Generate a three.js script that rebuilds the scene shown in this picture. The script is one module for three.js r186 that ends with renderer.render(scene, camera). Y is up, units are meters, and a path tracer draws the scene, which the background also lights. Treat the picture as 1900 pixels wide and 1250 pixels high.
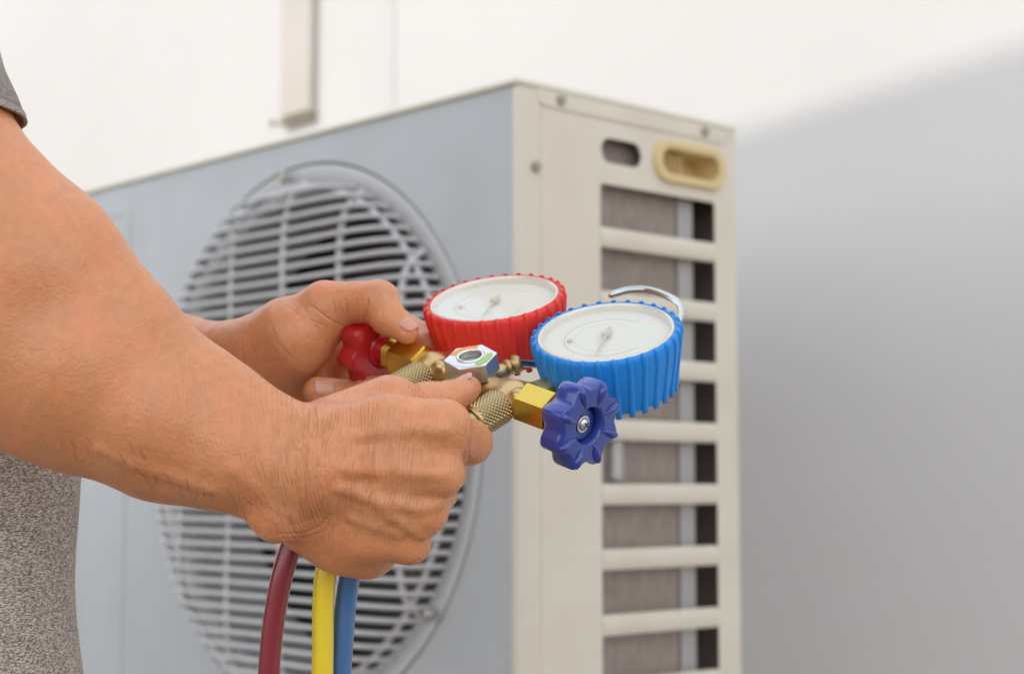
import * as THREE from 'three';
import { mergeGeometries, toCreasedNormals } from 'three/addons/utils/BufferGeometryUtils.js';
import { RoundedBoxGeometry } from 'three/addons/geometries/RoundedBoxGeometry.js';

// ---------------------------------------------------------------- camera, sky, sun, exposure
const scene = new THREE.Scene();
const F = 3114, PITCH = Math.atan(275 / F), cP = Math.cos(PITCH), sP = Math.sin(PITCH), EYE = 1.15;
const camera = new THREE.PerspectiveCamera(2 * Math.atan(625 / F) * 180 / Math.PI, 1900 / 1250, 0.05, 60);
camera.position.set(0, EYE, 0);
camera.rotation.set(PITCH, 0, 0);
camera.focus = 0.80;
camera.userData.fStop = 8.5;
camera.updateMatrixWorld();

const sky = (() => {                                            // clear pale sky, brighter towards the horizon
  const w = 256, h = 128, a = new Float32Array(w * h * 4);
  for (let j = 0; j < h; j++) for (let i = 0; i < w; i++) {
    const el = ((j + .5) / h - .5) * Math.PI, s = Math.max(0, Math.sin(el)), o = 4 * (j * w + i);
    const t = Math.pow(1 - s, 2.2), g = el < 0 ? 0.45 : 1;
    a[o] = (1.32 + 1.50 * t) * g; a[o + 1] = (1.52 + 1.40 * t) * g; a[o + 2] = (1.76 + 1.22 * t) * g; a[o + 3] = 1;
  }
  const t = new THREE.DataTexture(a, w, h, THREE.RGBAFormat, THREE.FloatType);
  t.mapping = THREE.EquirectangularReflectionMapping; t.magFilter = THREE.LinearFilter; t.needsUpdate = true;
  return t;
})();
scene.background = sky; scene.environment = sky;
scene.backgroundIntensity = 1; scene.environmentIntensity = 1;

// axes of the wall and of the outdoor unit: x along the front, y up, z out of the front
const TURN = -47.2476 * Math.PI / 180;
const AX = new THREE.Vector3(Math.cos(TURN), 0, -Math.sin(TURN)), AZ = new THREE.Vector3(Math.sin(TURN), 0, Math.cos(TURN)), AY = new THREE.Vector3(0, 1, 0);
const CORNER = new THREE.Vector3(0.0048, EYE + 0.3613, -1.4739);
const loc = (x, y, z) => CORNER.clone().addScaledVector(AX, x).addScaledVector(AY, y).addScaledVector(AZ, z);
const SUN = new THREE.Vector3().addScaledVector(AX, -.25).addScaledVector(AY, .66).addScaledVector(AZ, .70).normalize();
const sun = new THREE.DirectionalLight(new THREE.Color().setRGB(1, .93, .84), 2.0);
sun.position.copy(loc(0, 0, 0)).addScaledVector(SUN, 8); sun.target.position.copy(loc(0, 0, 0));
sun.castShadow = true; sun.shadow.mapSize.set(2048, 2048); sun.shadow.radius = 1;
Object.assign(sun.shadow.camera, { left: -4, right: 4, top: 4, bottom: -4, near: .1, far: 20 });
scene.add(sun, sun.target);

const renderer = new THREE.WebGLRenderer({ antialias: true });
renderer.setSize(1024, 673);
renderer.toneMapping = THREE.LinearToneMapping;
renderer.toneMappingExposure = 0.84;
renderer.shadowMap.enabled = true;

// ---------------------------------------------------------------- helpers
// survey helper: column, row and distance in metres as measured from the place of the tripod -> a point of the place
function at(px, py, d) { const x = (px - 950) / F * d, y = (625 - py) / F * d, z = -d; return [x, EYE + cP * y - sP * z, sP * y + cP * z]; }
const V = (...a) => new THREE.Vector3(...a);
const rngOf = s => () => { s |= 0; s = s + 0x6D2B79F5 | 0; let t = Math.imul(s ^ s >>> 15, 1 | s); t = t + Math.imul(t ^ t >>> 7, 61 | t) ^ t; return ((t ^ t >>> 14) >>> 0) / 4294967296; };
const hash = (x, y, s = 0) => { let h = Math.imul(x, 374761393) + Math.imul(y, 668265263) + Math.imul(s, 2147483647 ^ 0x5bd1e995) | 0; h = Math.imul(h ^ h >>> 13, 1274126177); return ((h ^ h >>> 16) >>> 0) / 4294967296; };
function noise(x, y, s = 0, per = 0) {                           // value noise, repeating every per cells
  const xi = Math.floor(x), yi = Math.floor(y), fx = x - xi, fy = y - yi, u = fx * fx * (3 - 2 * fx), v = fy * fy * (3 - 2 * fy);
  const m = per ? q => ((q % per) + per) % per : q => q;
  const a = hash(m(xi), m(yi), s), b = hash(m(xi + 1), m(yi), s), c = hash(m(xi), m(yi + 1), s), d = hash(m(xi + 1), m(yi + 1), s);
  return a + (b - a) * u + (c - a) * v + (a - b - c + d) * u * v;
}
function fbm(x, y, s, oct, per = 0) { let t = 0, a = .5, n = 0; for (let i = 0; i < oct; i++) { t += a * noise(x, y, s + i, per); n += a; a *= .5; x *= 2; y *= 2; per *= 2; } return t / n; }
function noise3(x, y, z) { const zi = Math.floor(z), f = z - zi, w = f * f * (3 - 2 * f); return noise(x, y, 7 * zi) * (1 - w) + noise(x, y, 7 * zi + 7) * w; }
function tex(w, h, fn, srgb) {
  const a = new Uint8Array(w * h * 4);
  for (let j = 0; j < h; j++) for (let i = 0; i < w; i++) {
    const c = fn(i, j), o = 4 * (j * w + i);
    if (typeof c === 'number') a[o] = a[o + 1] = a[o + 2] = Math.max(0, Math.min(255, c * 255));
    else for (let k = 0; k < 3; k++) a[o + k] = Math.max(0, Math.min(255, c[k] * 255));
    a[o + 3] = 255;
  }
  const t = new THREE.DataTexture(a, w, h, THREE.RGBAFormat);
  t.wrapS = t.wrapT = THREE.RepeatWrapping; t.magFilter = THREE.LinearFilter; t.minFilter = THREE.LinearMipmapLinearFilter; t.generateMipmaps = true;
  if (srgb) t.colorSpace = THREE.SRGBColorSpace;
  t.needsUpdate = true; return t;
}
const lin = (r, g, b) => new THREE.Color().setRGB(r, g, b);
const std = (c, roughness, o = {}) => new THREE.MeshStandardMaterial({ color: lin(...c), roughness, ...o });
const phys = (c, roughness, o = {}) => new THREE.MeshPhysicalMaterial({ color: lin(...c), roughness, ...o });
const taken = {};
function numbered(n) { const k = taken[n] = (taken[n] ?? -1) + 1; return k ? n + '_' + String(k).padStart(3, '0') : n; }
function finish(m) { m.castShadow = m.receiveShadow = true; return m; }
function part(name, geo, mat, parent, label) { const m = finish(new THREE.Mesh(geo, mat)); m.name = name; if (label) m.userData.label = label; parent.add(m); return m; }
function top(o, name, data) { o.name = numbered(name); Object.assign(o.userData, data); scene.add(o); return o; }
const thing = (name, label, category, group) => top(new THREE.Group(), name, group ? { label, category, group } : { label, category });
const structure = (name, geo, mat, label) => top(finish(new THREE.Mesh(geo, mat)), name, { kind: 'structure', label });
const place = (g, x, y, z) => g.translate(x, y, z);
function boxBetween(x0, x1, y0, y1, z0, z1, r = 0) {
  const w = x1 - x0, h = y1 - y0, d = z1 - z0;
  const g = r ? new RoundedBoxGeometry(w, h, d, 2, r) : new THREE.BoxGeometry(w, h, d);
  return place(g, (x0 + x1) / 2, (y0 + y1) / 2, (z0 + z1) / 2);
}
function clean(gs) { return mergeGeometries(gs.map(g => { const q = g.index ? g.toNonIndexed() : g.clone(); for (const k of Object.keys(q.attributes)) if (!['position', 'normal', 'uv'].includes(k)) q.deleteAttribute(k);
  if (!q.attributes.uv) q.setAttribute('uv', new THREE.BufferAttribute(new Float32Array(q.attributes.position.count * 2), 2)); return q; })); }
function rrect(x0, x1, y0, y1, r, P = THREE.Shape) {
  const s = new P(); s.moveTo(x0 + r, y0); s.lineTo(x1 - r, y0); s.absarc(x1 - r, y0 + r, r, -Math.PI / 2, 0); s.lineTo(x1, y1 - r); s.absarc(x1 - r, y1 - r, r, 0, Math.PI / 2);
  s.lineTo(x0 + r, y1); s.absarc(x0 + r, y1 - r, r, Math.PI / 2, Math.PI); s.lineTo(x0, y0 + r); s.absarc(x0 + r, y0 + r, r, Math.PI, Math.PI * 1.5); return s;
}
function circle(x, y, r, P = THREE.Path) { const s = new P(); s.absarc(x, y, r, 0, Math.PI * 2, true); return s; }
const slab = (shape, depth, bevel = 0, seg = 2, curveSegments = 24) => new THREE.ExtrudeGeometry(shape, { depth: depth - 2 * bevel, bevelEnabled: bevel > 0, bevelSize: bevel, bevelThickness: bevel, bevelOffset: -bevel, bevelSegments: seg, curveSegments }).translate(0, 0, bevel);
const tube = (pts, r, seg = 48, rad = 10, closed = false) => new THREE.TubeGeometry(new THREE.CatmullRomCurve3(pts, closed, 'centripetal'), seg, r, rad, closed);
const rod = (a, b, r, rad = 8) => tube([a, a.clone().lerp(b, .5), b], r, 2, rad);
function surface(groups, cell, lo, hi) {                         // dual mesh of a distance field: one corner per crossed cell
  const n = [0, 1, 2].map(k => Math.ceil((hi[k] - lo[k]) / cell) + 1), [nx, ny, nz] = n;
  const f = new Float32Array(nx * ny * nz), B = 8, half = B * cell * .5 * 1.7321;
  for (let k = 0; k < nz; k += B) for (let j = 0; j < ny; j += B) for (let i = 0; i < nx; i += B) {
    const c = groups(lo[0] + (i + 3.5) * cell, lo[1] + (j + 3.5) * cell, lo[2] + (k + 3.5) * cell), full = Math.abs(c) < half * 1.15 + .004;
    for (let kk = k; kk < Math.min(nz, k + B); kk++) for (let jj = j; jj < Math.min(ny, j + B); jj++) for (let ii = i; ii < Math.min(nx, i + B); ii++)
      f[ii + nx * (jj + ny * kk)] = full ? groups(lo[0] + ii * cell, lo[1] + jj * cell, lo[2] + kk * cell) : c;
  }
  const id = new Int32Array(nx * ny * nz).fill(-1), pos = [], idx = [], off = [0, 1, nx, nx + 1, nx * ny, nx * ny + 1, nx * ny + nx, nx * ny + nx + 1];
  const E = [[0, 1], [2, 3], [4, 5], [6, 7], [0, 2], [1, 3], [4, 6], [5, 7], [0, 4], [1, 5], [2, 6], [3, 7]];
  for (let k = 0; k < nz - 1; k++) for (let j = 0; j < ny - 1; j++) for (let i = 0; i < nx - 1; i++) {
    const b = i + nx * (j + ny * k); let mask = 0;
    for (let c = 0; c < 8; c++) if (f[b + off[c]] < 0) mask |= 1 << c;
    if (mask === 0 || mask === 255) continue;
    let x = 0, y = 0, z = 0, m = 0;
    for (const [p, q] of E) {
      if ((mask >> p & 1) === (mask >> q & 1)) continue;
      const u = f[b + off[p]], v = f[b + off[q]], t = u / (u - v);
      x += (p & 1) + t * ((q & 1) - (p & 1)); y += (p >> 1 & 1) + t * ((q >> 1 & 1) - (p >> 1 & 1)); z += (p >> 2) + t * ((q >> 2) - (p >> 2)); m++;
    }
    id[b] = pos.length / 3; pos.push(lo[0] + (i + x / m) * cell, lo[1] + (j + y / m) * cell, lo[2] + (k + z / m) * cell);
  }
  const quad = (a, b, c, d, flip) => { if (a < 0 || b < 0 || c < 0 || d < 0) return; flip ? idx.push(a, c, b, a, d, c) : idx.push(a, b, c, a, c, d); };
  const sy = nx, sz = nx * ny;
  for (let k = 1; k < nz - 1; k++) for (let j = 1; j < ny - 1; j++) for (let i = 1; i < nx - 1; i++) {
    const b = i + nx * (j + ny * k), s = f[b] < 0;
    if (s !== f[b + 1] < 0) quad(id[b - sy - sz], id[b - sz], id[b], id[b - sy], !s);
    if (s !== f[b + sy] < 0) quad(id[b - 1 - sz], id[b - 1], id[b], id[b - sz], !s);
    if (s !== f[b + sz] < 0) quad(id[b - 1 - sy], id[b - sy], id[b], id[b - 1], !s);
  }
  const g = new THREE.BufferGeometry();
  g.setAttribute('position', new THREE.BufferAttribute(new Float32Array(pos), 3)); g.setIndex(idx); g.computeVertexNormals();
  return g;
}
// rounded chains joined with a smooth minimum: k blends a chain with itself, u with what came before, joints [column, row, distance, radius in mm]
function compile(groups, to = at) {
  return groups.map(g => {
    const p = g.j.map(([x, y, d]) => to(x, y, d)), c = [];
    for (let i = 0; i + 1 < p.length; i++) {
      const a = p[i], b = p[i + 1], v = [b[0] - a[0], b[1] - a[1], b[2] - a[2]], l = v[0] * v[0] + v[1] * v[1] + v[2] * v[2];
      c.push([...a, ...v, 1 / l, g.j[i][3] / 1000, (g.j[i + 1][3] - g.j[i][3]) / 1000]);
    }
    return { k: g.k / 1000, u: g.u / 1000, c };
  });
}
const smin = (a, b, k) => { const h = k - Math.abs(a - b); return h > 0 ? Math.min(a, b) - h * h / (4 * k) : Math.min(a, b); };
function field(gs, x, y, z) {
  let D = 1e9;
  for (const g of gs) {
    let d = 1e9;
    for (const c of g.c) {
      const px = x - c[0], py = y - c[1], pz = z - c[2];
      let t = (px * c[3] + py * c[4] + pz * c[5]) * c[6]; t = t < 0 ? 0 : t > 1 ? 1 : t;
      const ax = px - t * c[3], ay = py - t * c[4], az = pz - t * c[5];
      const e = Math.sqrt(ax * ax + ay * ay + az * az) - c[7] - t * c[8];
      d = d > 1e8 ? e : smin(d, e, g.k);
    }
    D = D > 1e8 ? d : smin(D, d, g.u);
  }
  return D;
}

// ---------------------------------------------------------------- materials
const grain = tex(256, 256, (i, j) => .5 + .5 * (fbm(i / 4, j / 4, 11, 3, 64) - .5) + .25 * (hash(i, j, 5) - .5));
const rep = (t, x, y) => { const c = t.clone(); c.repeat.set(x, y); c.needsUpdate = true; return c; };
const blotch = (a, b, s, n) => tex(512, 512, (i, j) => { const t = Math.max(0, Math.min(1, (fbm(i / 64, j / 64, s, 5, 8) - .5) * n + .5)); return a.map((v, k) => v + (b[k] - v) * t); }, true);
const wear = tex(512, 512, (i, j) => .62 + .38 * fbm(i / 32, j / 32, 91, 5, 16)), dust = blotch([1, 1, 1], [.975, .97, .96], 95, 2.2);
const wallMap = blotch([.935, .915, .90], [.885, .862, .845], 21, 1.6);
const M = {
  wall: std([.93, .93, .93], .85, { map: rep(wallMap, .6, .6), bumpMap: rep(grain, 6, 6), bumpScale: .0004 }),
  concrete: std([1, 1, 1], .95, { map: rep(blotch([.50, .45, .39], [.43, .385, .335], 31, 2), .5, .5), bumpMap: rep(grain, 3, 3), bumpScale: .003 }),
  conduit: std([1, 1, 1], .6, { map: rep(blotch([.80, .755, .71], [.86, .825, .79], 41, 2.2), 4, 1.2) }),
  stain: std([.50, .42, .30], .9, { bumpMap: rep(grain, 20, 20), bumpScale: .002 }),
  front: phys([.47, .48, .495], .44, { map: rep(dust, 1.7, 1.7), roughnessMap: rep(wear, 2, 2), bumpMap: rep(grain, 8, 8), bumpScale: .00012 }),  // same cabinet as ivory; cool shade of this face put into its colour
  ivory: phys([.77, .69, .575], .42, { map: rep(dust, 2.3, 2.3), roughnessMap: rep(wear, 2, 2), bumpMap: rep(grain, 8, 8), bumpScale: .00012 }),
  lid: phys([.80, .75, .62], .36),
  guard: phys([.58, .565, .56], .45),
  dark: std([.035, .03, .03], .8),
  inside: std([.26, .21, .18], .8),
  screw: phys([.42, .40, .33], .4, { metalness: .5 }),
  cup: phys([.74, .56, .28], .42),
  post: phys([.50, .48, .465], .5, { metalness: .5 }),
  brass: phys([.66, .45, .21], .40, { metalness: 1, bumpMap: rep(grain, 30, 30), bumpScale: .00006 }),
  brassHex: phys([.74, .52, .10], .26, { metalness: 1, bumpMap: rep(grain, 30, 30), bumpScale: .00004 }),
  knurl: phys([.52, .39, .20], .34, { metalness: 1 }),
  nickel: phys([.80, .78, .75], .38, { metalness: 1 }),
  steel: phys([.60, .59, .57], .22, { metalness: 1 }),
  red: phys([.86, .045, .032], .55, { roughnessMap: rep(wear, 5, 2), bumpMap: rep(grain, 12, 12), bumpScale: .0001 }),
  blue: phys([.012, .26, .76], .50, { roughnessMap: rep(wear, 5, 2), bumpMap: rep(grain, 12, 12), bumpScale: .0001 }),
  knobBlue: phys([.026, .050, .29], .22, { clearcoat: .5, clearcoatRoughness: .12 }),
  knobRed: phys([.50, .012, .015], .34, { clearcoat: .3, clearcoatRoughness: .2 }),
  bezel: phys([.72, .66, .56], .2, { metalness: .25 }),
  needle: std([.55, .46, .32], .5),
  lens: phys([1, 1, 1], .03, { transmission: 1, thickness: 0, ior: 1.46 }),
  sight: phys([.19, .20, .15], .06, { clearcoat: 1, clearcoatRoughness: .03 }),
  printWhite: std([.78, .78, .80], .4), printOrange: std([.85, .30, .06], .4), printGreen: std([.38, .56, .10], .4),
  hoseRed: phys([.24, .012, .024], .24, { clearcoat: .6, clearcoatRoughness: .15, bumpMap: rep(grain, 40, 2), bumpScale: .00008 }),
  hoseYellow: phys([.86, .62, .012], .26, { clearcoat: .6, clearcoatRoughness: .15, bumpMap: rep(grain, 40, 2), bumpScale: .00008 }),
  hoseBlue: phys([.045, .14, .34], .26, { clearcoat: .6, clearcoatRoughness: .15, bumpMap: rep(grain, 40, 2), bumpScale: .00008 }),
  nail: phys([.66, .31, .205], .30),
  hair: std([.03, .02, .015], .6),
  trousers: std([.03, .035, .05], .9),
};

// ---------------------------------------------------------------- setting: ground, wall, roof that shades the place
structure('ground', new THREE.BoxGeometry(60, .2, 60).translate(0, -.1, 0), M.concrete, 'bare grey concrete ground below the outdoor unit');
const ZW = -.75;
{
  const w = thing('house_wall', 'plain white painted house wall behind the outdoor unit', 'wall'); w.userData.kind = 'structure'; delete w.userData.category;
  w.position.copy(loc(0, 0, ZW)); w.rotation.y = TURN;
  const y0 = -CORNER.y, xs = [-4.2, -1.12, 3.2];
  // two rendered bays with a shallow upright joint between them
  part('wall_bay', boxBetween(xs[0], xs[1] - .0085, y0, 3.2 - CORNER.y, -.2, 0, .003), M.wall, w);
  part('wall_bay', boxBetween(xs[1] + .0085, xs[2], y0, 3.2 - CORNER.y, -.2, 0, .003), M.wall, w);
  part('joint_bead', boxBetween(xs[1] - .009, xs[1] + .009, y0, 3.2 - CORNER.y, -.15, .0018, .0016), M.wall, w);
}
{
  const c = thing('wall_conduit', 'beige flat cable trunking running up the white wall', 'conduit');
  c.position.copy(loc(-1.424, .289, ZW)); c.rotation.y = TURN;
  part('trunking_base', boxBetween(.005, .085, 0, 1.3, .0005, .010, .002), M.conduit, c);
  part('trunking_cover', boxBetween(0, .090, .016, 1.3, .0105, .018, .004), M.conduit, c);
  part('end_bracket', boxBetween(-.006, .092, .005, .0135, .0005, .016, .001), M.stain, c, 'stained end bracket');
  part('screw', new THREE.SphereGeometry(.006, 12, 8).scale(1, 1, .5).translate(-.045, .018, .004), M.stain, c);
}
{
  const p1 = loc(-.3645, .1173, ZW).addScaledVector(SUN, 4.2), p2 = loc(.0676, .1558, ZW).addScaledVector(SUN, 4.2), along = p2.clone().sub(p1).normalize();
  const a = p1.clone().addScaledVector(along, -6), b = p1.clone().addScaledVector(along, 6);
  const pos = [], idx = [];
  for (const q of [a, b]) for (const [o, h] of [[0, -.08], [2.5, .08], [2.5, .16], [0, 0]]) { const v = q.clone().addScaledVector(AZ, o).addScaledVector(AY, h); pos.push(v.x, v.y, v.z); }
  for (let k = 0; k < 4; k++) { const n = (k + 1) % 4; idx.push(k, n, 4 + n, k, 4 + n, 4 + k); }
  idx.push(0, 2, 1, 0, 3, 2, 4, 5, 6, 4, 6, 7);
  const g = new THREE.BufferGeometry(); g.setAttribute('position', new THREE.Float32BufferAttribute(pos, 3)); g.setIndex(idx);
  const flat = g.toNonIndexed(); flat.computeVertexNormals(); flat.setAttribute('uv', new THREE.Float32BufferAttribute(new Float32Array(flat.attributes.position.count * 2), 2));
  top(finish(new THREE.Mesh(flat, std([.55, .54, .52], .8))), 'canopy_roof', { kind: 'structure', label: 'pale canopy roof high over the yard that shades the outdoor unit' });
}

// ---------------------------------------------------------------- outdoor unit
const D = .3, W = .87, H = .70, GC = [-.325, -.312], GR = .28;
{
  const u = thing('outdoor_unit', 'ivory air conditioner outdoor unit with round fan guard and slatted side', 'outdoor unit');
  u.position.copy(CORNER); u.rotation.y = TURN;
  const T = .0016;
  // front panel with the round opening, raised bead round the fan field
  const fs = rrect(-W + .001, -.0015, -H, -.0047, .0015); fs.holes.push(circle(...GC, GR + .0008));
  const front = part('front_panel', slab(fs, .003, .0008, 2, 96).translate(0, 0, -.003), M.front, u, 'front panel with cool shade put into its grey colour');
  const bead = rrect(-.842, -.672, -.68, -.03, .012); bead.holes.push(rrect(-.832, -.682, -.67, -.04, .008, THREE.Path));
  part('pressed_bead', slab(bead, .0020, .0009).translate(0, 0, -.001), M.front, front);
  // pressed ring and bell mouth round the fan
  const prof = [[GR - .001, -.006], [GR - .0012, -.001], [GR - .0022, .0004], [GR - .005, .0006], [GR - .012, -.001], [GR - .026, -.005], [GR - .030, -.010], [GR - .031, -.024]].map(p => new THREE.Vector2(...p));
  part('fan_ring', new THREE.LatheGeometry(prof, 96).rotateX(Math.PI / 2).translate(...GC, 0), M.guard, u);
  part('fan_throat', new THREE.LatheGeometry([[GR - .0312, -.0242], [GR - .0315, -.03], [GR - .034, -.10]].map(p => new THREE.Vector2(...p)), 96).rotateX(Math.PI / 2).translate(...GC, 0), M.guard, u);
  // guard: level bars bent back at their ends, upright bars, two rings
  const g = part('fan_guard', new THREE.TorusGeometry(GR - .026, .0030, 8, 96).translate(...GC, .0150), M.guard, u);
  const r1 = GR - .019;
  for (let k = -20; k <= 20; k++) {
    const y = k * .0127 + .004, c = Math.sqrt(r1 * r1 - y * y); if (!(c > .05)) continue;
    const b = .022, pts = [V(-c, y, .002), V(-c + b * .25, y, .018), V(-c + b, y, .029), V(0, y, .032), V(c - b, y, .029), V(c - b * .25, y, .018), V(c, y, .002)];
    part('guard_bar', tube(pts, .0025, 32, 8).translate(...GC, 0), M.guard, g);
  }
  for (let k = -2; k <= 2; k++) {
    const x = .010 + k * .0935, c = Math.sqrt(r1 * r1 - x * x), b = .022; if (!(c > .05)) continue;
    part('guard_upright', tube([V(x, -c, .002), V(x, -c + b, .0235), V(x, 0, .0262), V(x, c - b, .0235), V(x, c, .002)], .0034, 32, 8).translate(...GC, 0), M.guard, g);
  }
  part('guard_ring', new THREE.TorusGeometry(.06, .0036, 8, 48).translate(...GC, .0235), M.guard, g);
  for (const a of [95, 12, -38, -140, 190]) part('screw', new THREE.SphereGeometry(.0065, 14, 8).scale(1, 1, .55).translate(GC[0] + Math.cos(a * Math.PI / 180) * (GR - .009), GC[1] + Math.sin(a * Math.PI / 180) * (GR - .009), .008), M.screw, g);
  // fan
  const fan = part('fan', new THREE.CylinderGeometry(.055, .06, .07, 32).rotateX(Math.PI / 2).translate(...GC, -.085), M.dark, u);
  for (let k = 0; k < 3; k++) {
    const bl = new THREE.Shape(); bl.moveTo(.05, -.02); bl.quadraticCurveTo(.14, -.10, .215, -.07); bl.quadraticCurveTo(.235, .03, .19, .11); bl.quadraticCurveTo(.10, .09, .05, .03);
    const geo = slab(bl, .004, .001); const p = geo.attributes.position;
    for (let i = 0; i < p.count; i++) p.setZ(i, p.getZ(i) + p.getY(i) * .35);
    geo.computeVertexNormals(); part('fan_blade', geo.rotateZ(k * 2.0944 + .6).translate(...GC, -.085), M.dark, fan);
  }
  // cabinet shell behind
  part('back_panel', boxBetween(-W + .003, -.003, -H, -.006, -D + .001, -D + .003), M.inside, u);
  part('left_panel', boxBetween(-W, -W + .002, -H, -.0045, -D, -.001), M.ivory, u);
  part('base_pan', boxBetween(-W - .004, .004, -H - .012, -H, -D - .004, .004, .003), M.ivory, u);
  part('divider', boxBetween(-W + .004, -.05, -H + .002, -.008, -.20, -.198), M.inside, u);
  // lid with a turned-down rim on the slatted side
  part('lid', boxBetween(-W - .003, .0032, -.0045, .0022, -D - .003, .0042, .0030), M.lid, u);
  const rim = new THREE.Shape(); rim.moveTo(-.020, -.0047); rim.lineTo(-.0215, -.010); rim.quadraticCurveTo(-.023, -.0195, -.033, -.0197); rim.lineTo(-.274, -.0197); rim.quadraticCurveTo(-.281, -.0195, -.284, -.013); rim.lineTo(-.2995, -.0047);
  part('lid_rim', slab(rim, .0016, .0005).rotateY(-Math.PI / 2).translate(.0034, 0, 0), M.ivory, u);
  // slatted side panel: local z along the depth, drawn in (z, y)
  const side = rrect(-D, -.0276, -H, -.0055, .003);
  side.holes.push(rrect(-.2675, -.1045, -H + .035, -.0812, .004, THREE.Path), rrect(-.1605, -.106, -.0605, -.0372, .0112, THREE.Path), rrect(-.276, -.184, -.064, -.033, .0145, THREE.Path));
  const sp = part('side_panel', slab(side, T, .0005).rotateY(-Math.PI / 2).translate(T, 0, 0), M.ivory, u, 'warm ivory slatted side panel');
  const n = Math.floor((H - .035 - .0812) / .0597);
  for (let k = 0; k < n; k++) {
    const y = -.1211 - .0597 * k;
    const sl = new THREE.Shape(); sl.moveTo(-.004, -.0195); sl.lineTo(.0004, -.0193); sl.quadraticCurveTo(.0022, -.0165, .0024, -.010); sl.quadraticCurveTo(.0022, -.0035, .0004, -.0007); sl.lineTo(-.004, 0); sl.lineTo(-.003, -.010);
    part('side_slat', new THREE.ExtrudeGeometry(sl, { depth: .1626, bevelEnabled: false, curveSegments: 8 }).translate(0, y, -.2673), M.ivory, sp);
  }
  // corner post: rolled edge between front and side
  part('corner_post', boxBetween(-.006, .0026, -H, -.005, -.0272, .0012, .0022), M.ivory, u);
  for (const [z, y] of [[-.0511, -.0115], [-.2511, -.0117], [-.0195, -.077], [-.0195, -.55]]) {
    const s = part('screw', new THREE.CylinderGeometry(.0038, .0044, .003, 14).rotateZ(-Math.PI / 2).translate(.0058, y, z), M.screw, u);
    part('washer', new THREE.CylinderGeometry(.0052, .0052, .001, 16).rotateZ(-Math.PI / 2).translate(.004, y, z), M.screw, s);
  }
  // hand hold
  const ho = rrect(-.281, -.1765, -.0695, -.0275, .0205); ho.holes.push(rrect(-.271, -.1875, -.0605, -.0365, .0118, THREE.Path));
  const hh = part('hand_hold', slab(ho, .006, .0022, 3).rotateY(-Math.PI / 2).translate(.0066, 0, 0), M.cup, u, 'yellow plastic hand hold');
  const wall = rrect(-.274, -.1845, -.0635, -.0335, .0145); wall.holes.push(rrect(-.2715, -.187, -.061, -.036, .012, THREE.Path));
  part('cup_wall', slab(wall, .03, 0).rotateY(-Math.PI / 2).translate(.001, 0, 0), M.cup, hh);
  part('cup_floor', slab(rrect(-.273, -.1855, -.0625, -.0345, .0135), .002).rotateY(-Math.PI / 2).translate(-.029, 0, 0), M.cup, hh);
  for (let k = 0; k < 6; k++) part('grip_rib', boxBetween(-.027, -.004, -.0608, -.0362, -.1905 - k * .0065 - .0015, -.1905 - k * .0065, .0005), M.cup, hh);
  // finned coil seen between the slats, end post and dark gap
  const fins = blotch([.80, .755, .725], [.72, .675, .64], 61, 2.2);
  const coilMat = std([.62, .58, .55], .6, { map: rep(fins, 2, 6), metalness: .2 });
  part('coil', boxBetween(-.034, -.014, -H + .004, -.03, -.1725, -.06), coilMat, u, 'grey brown finned coil behind the slats'); part('coil', boxBetween(-.034, -.014, -H + .004, -.0725, -.2255, -.1725), coilMat, u);
  for (const [y, z] of [[-.338, -.136]]) part('glint_capsule', new THREE.CapsuleGeometry(.0085, .030, 6, 20).translate(-.0125, y, z), M.post, u);  // metal capsule added to stand in for a bright reflection on the coil
  part('coil_end_plate', boxBetween(-.04, -.0125, -H + .002, -.0725, -.2495, -.2275), M.post, u, 'pale metal strip beside the coil');
  part('inner_cheek', boxBetween(-.2, -.06, -H + .002, -.012, -.298, -.296), M.ivory, u);
  part('fan_plate', boxBetween(-.0475, -.046, -H + .002, -.012, -.1975, -.004), M.inside, u);
}
{ // two floor stands carry the unit
  for (const x of [-.72, -.13]) {
    const b = thing('floor_stand', x < -.5 ? 'grey steel stand under the closed end of the outdoor unit' : 'grey steel stand under the slatted end of the outdoor unit', 'stand', 'stands carrying the outdoor unit');
    b.position.copy(loc(x, -H - .0125, -.15)).setY(0); b.rotation.y = TURN; const h = CORNER.y - H - .0125;
    part('rail', boxBetween(-.02, .02, h - .03, h, -.2, .2, .001), M.steel, b);
    for (const z of [-.18, .18]) part('leg', boxBetween(-.018, .018, .0005, h - .0305, z - .018, z + .018, .001), M.steel, b);
  }
}

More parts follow.
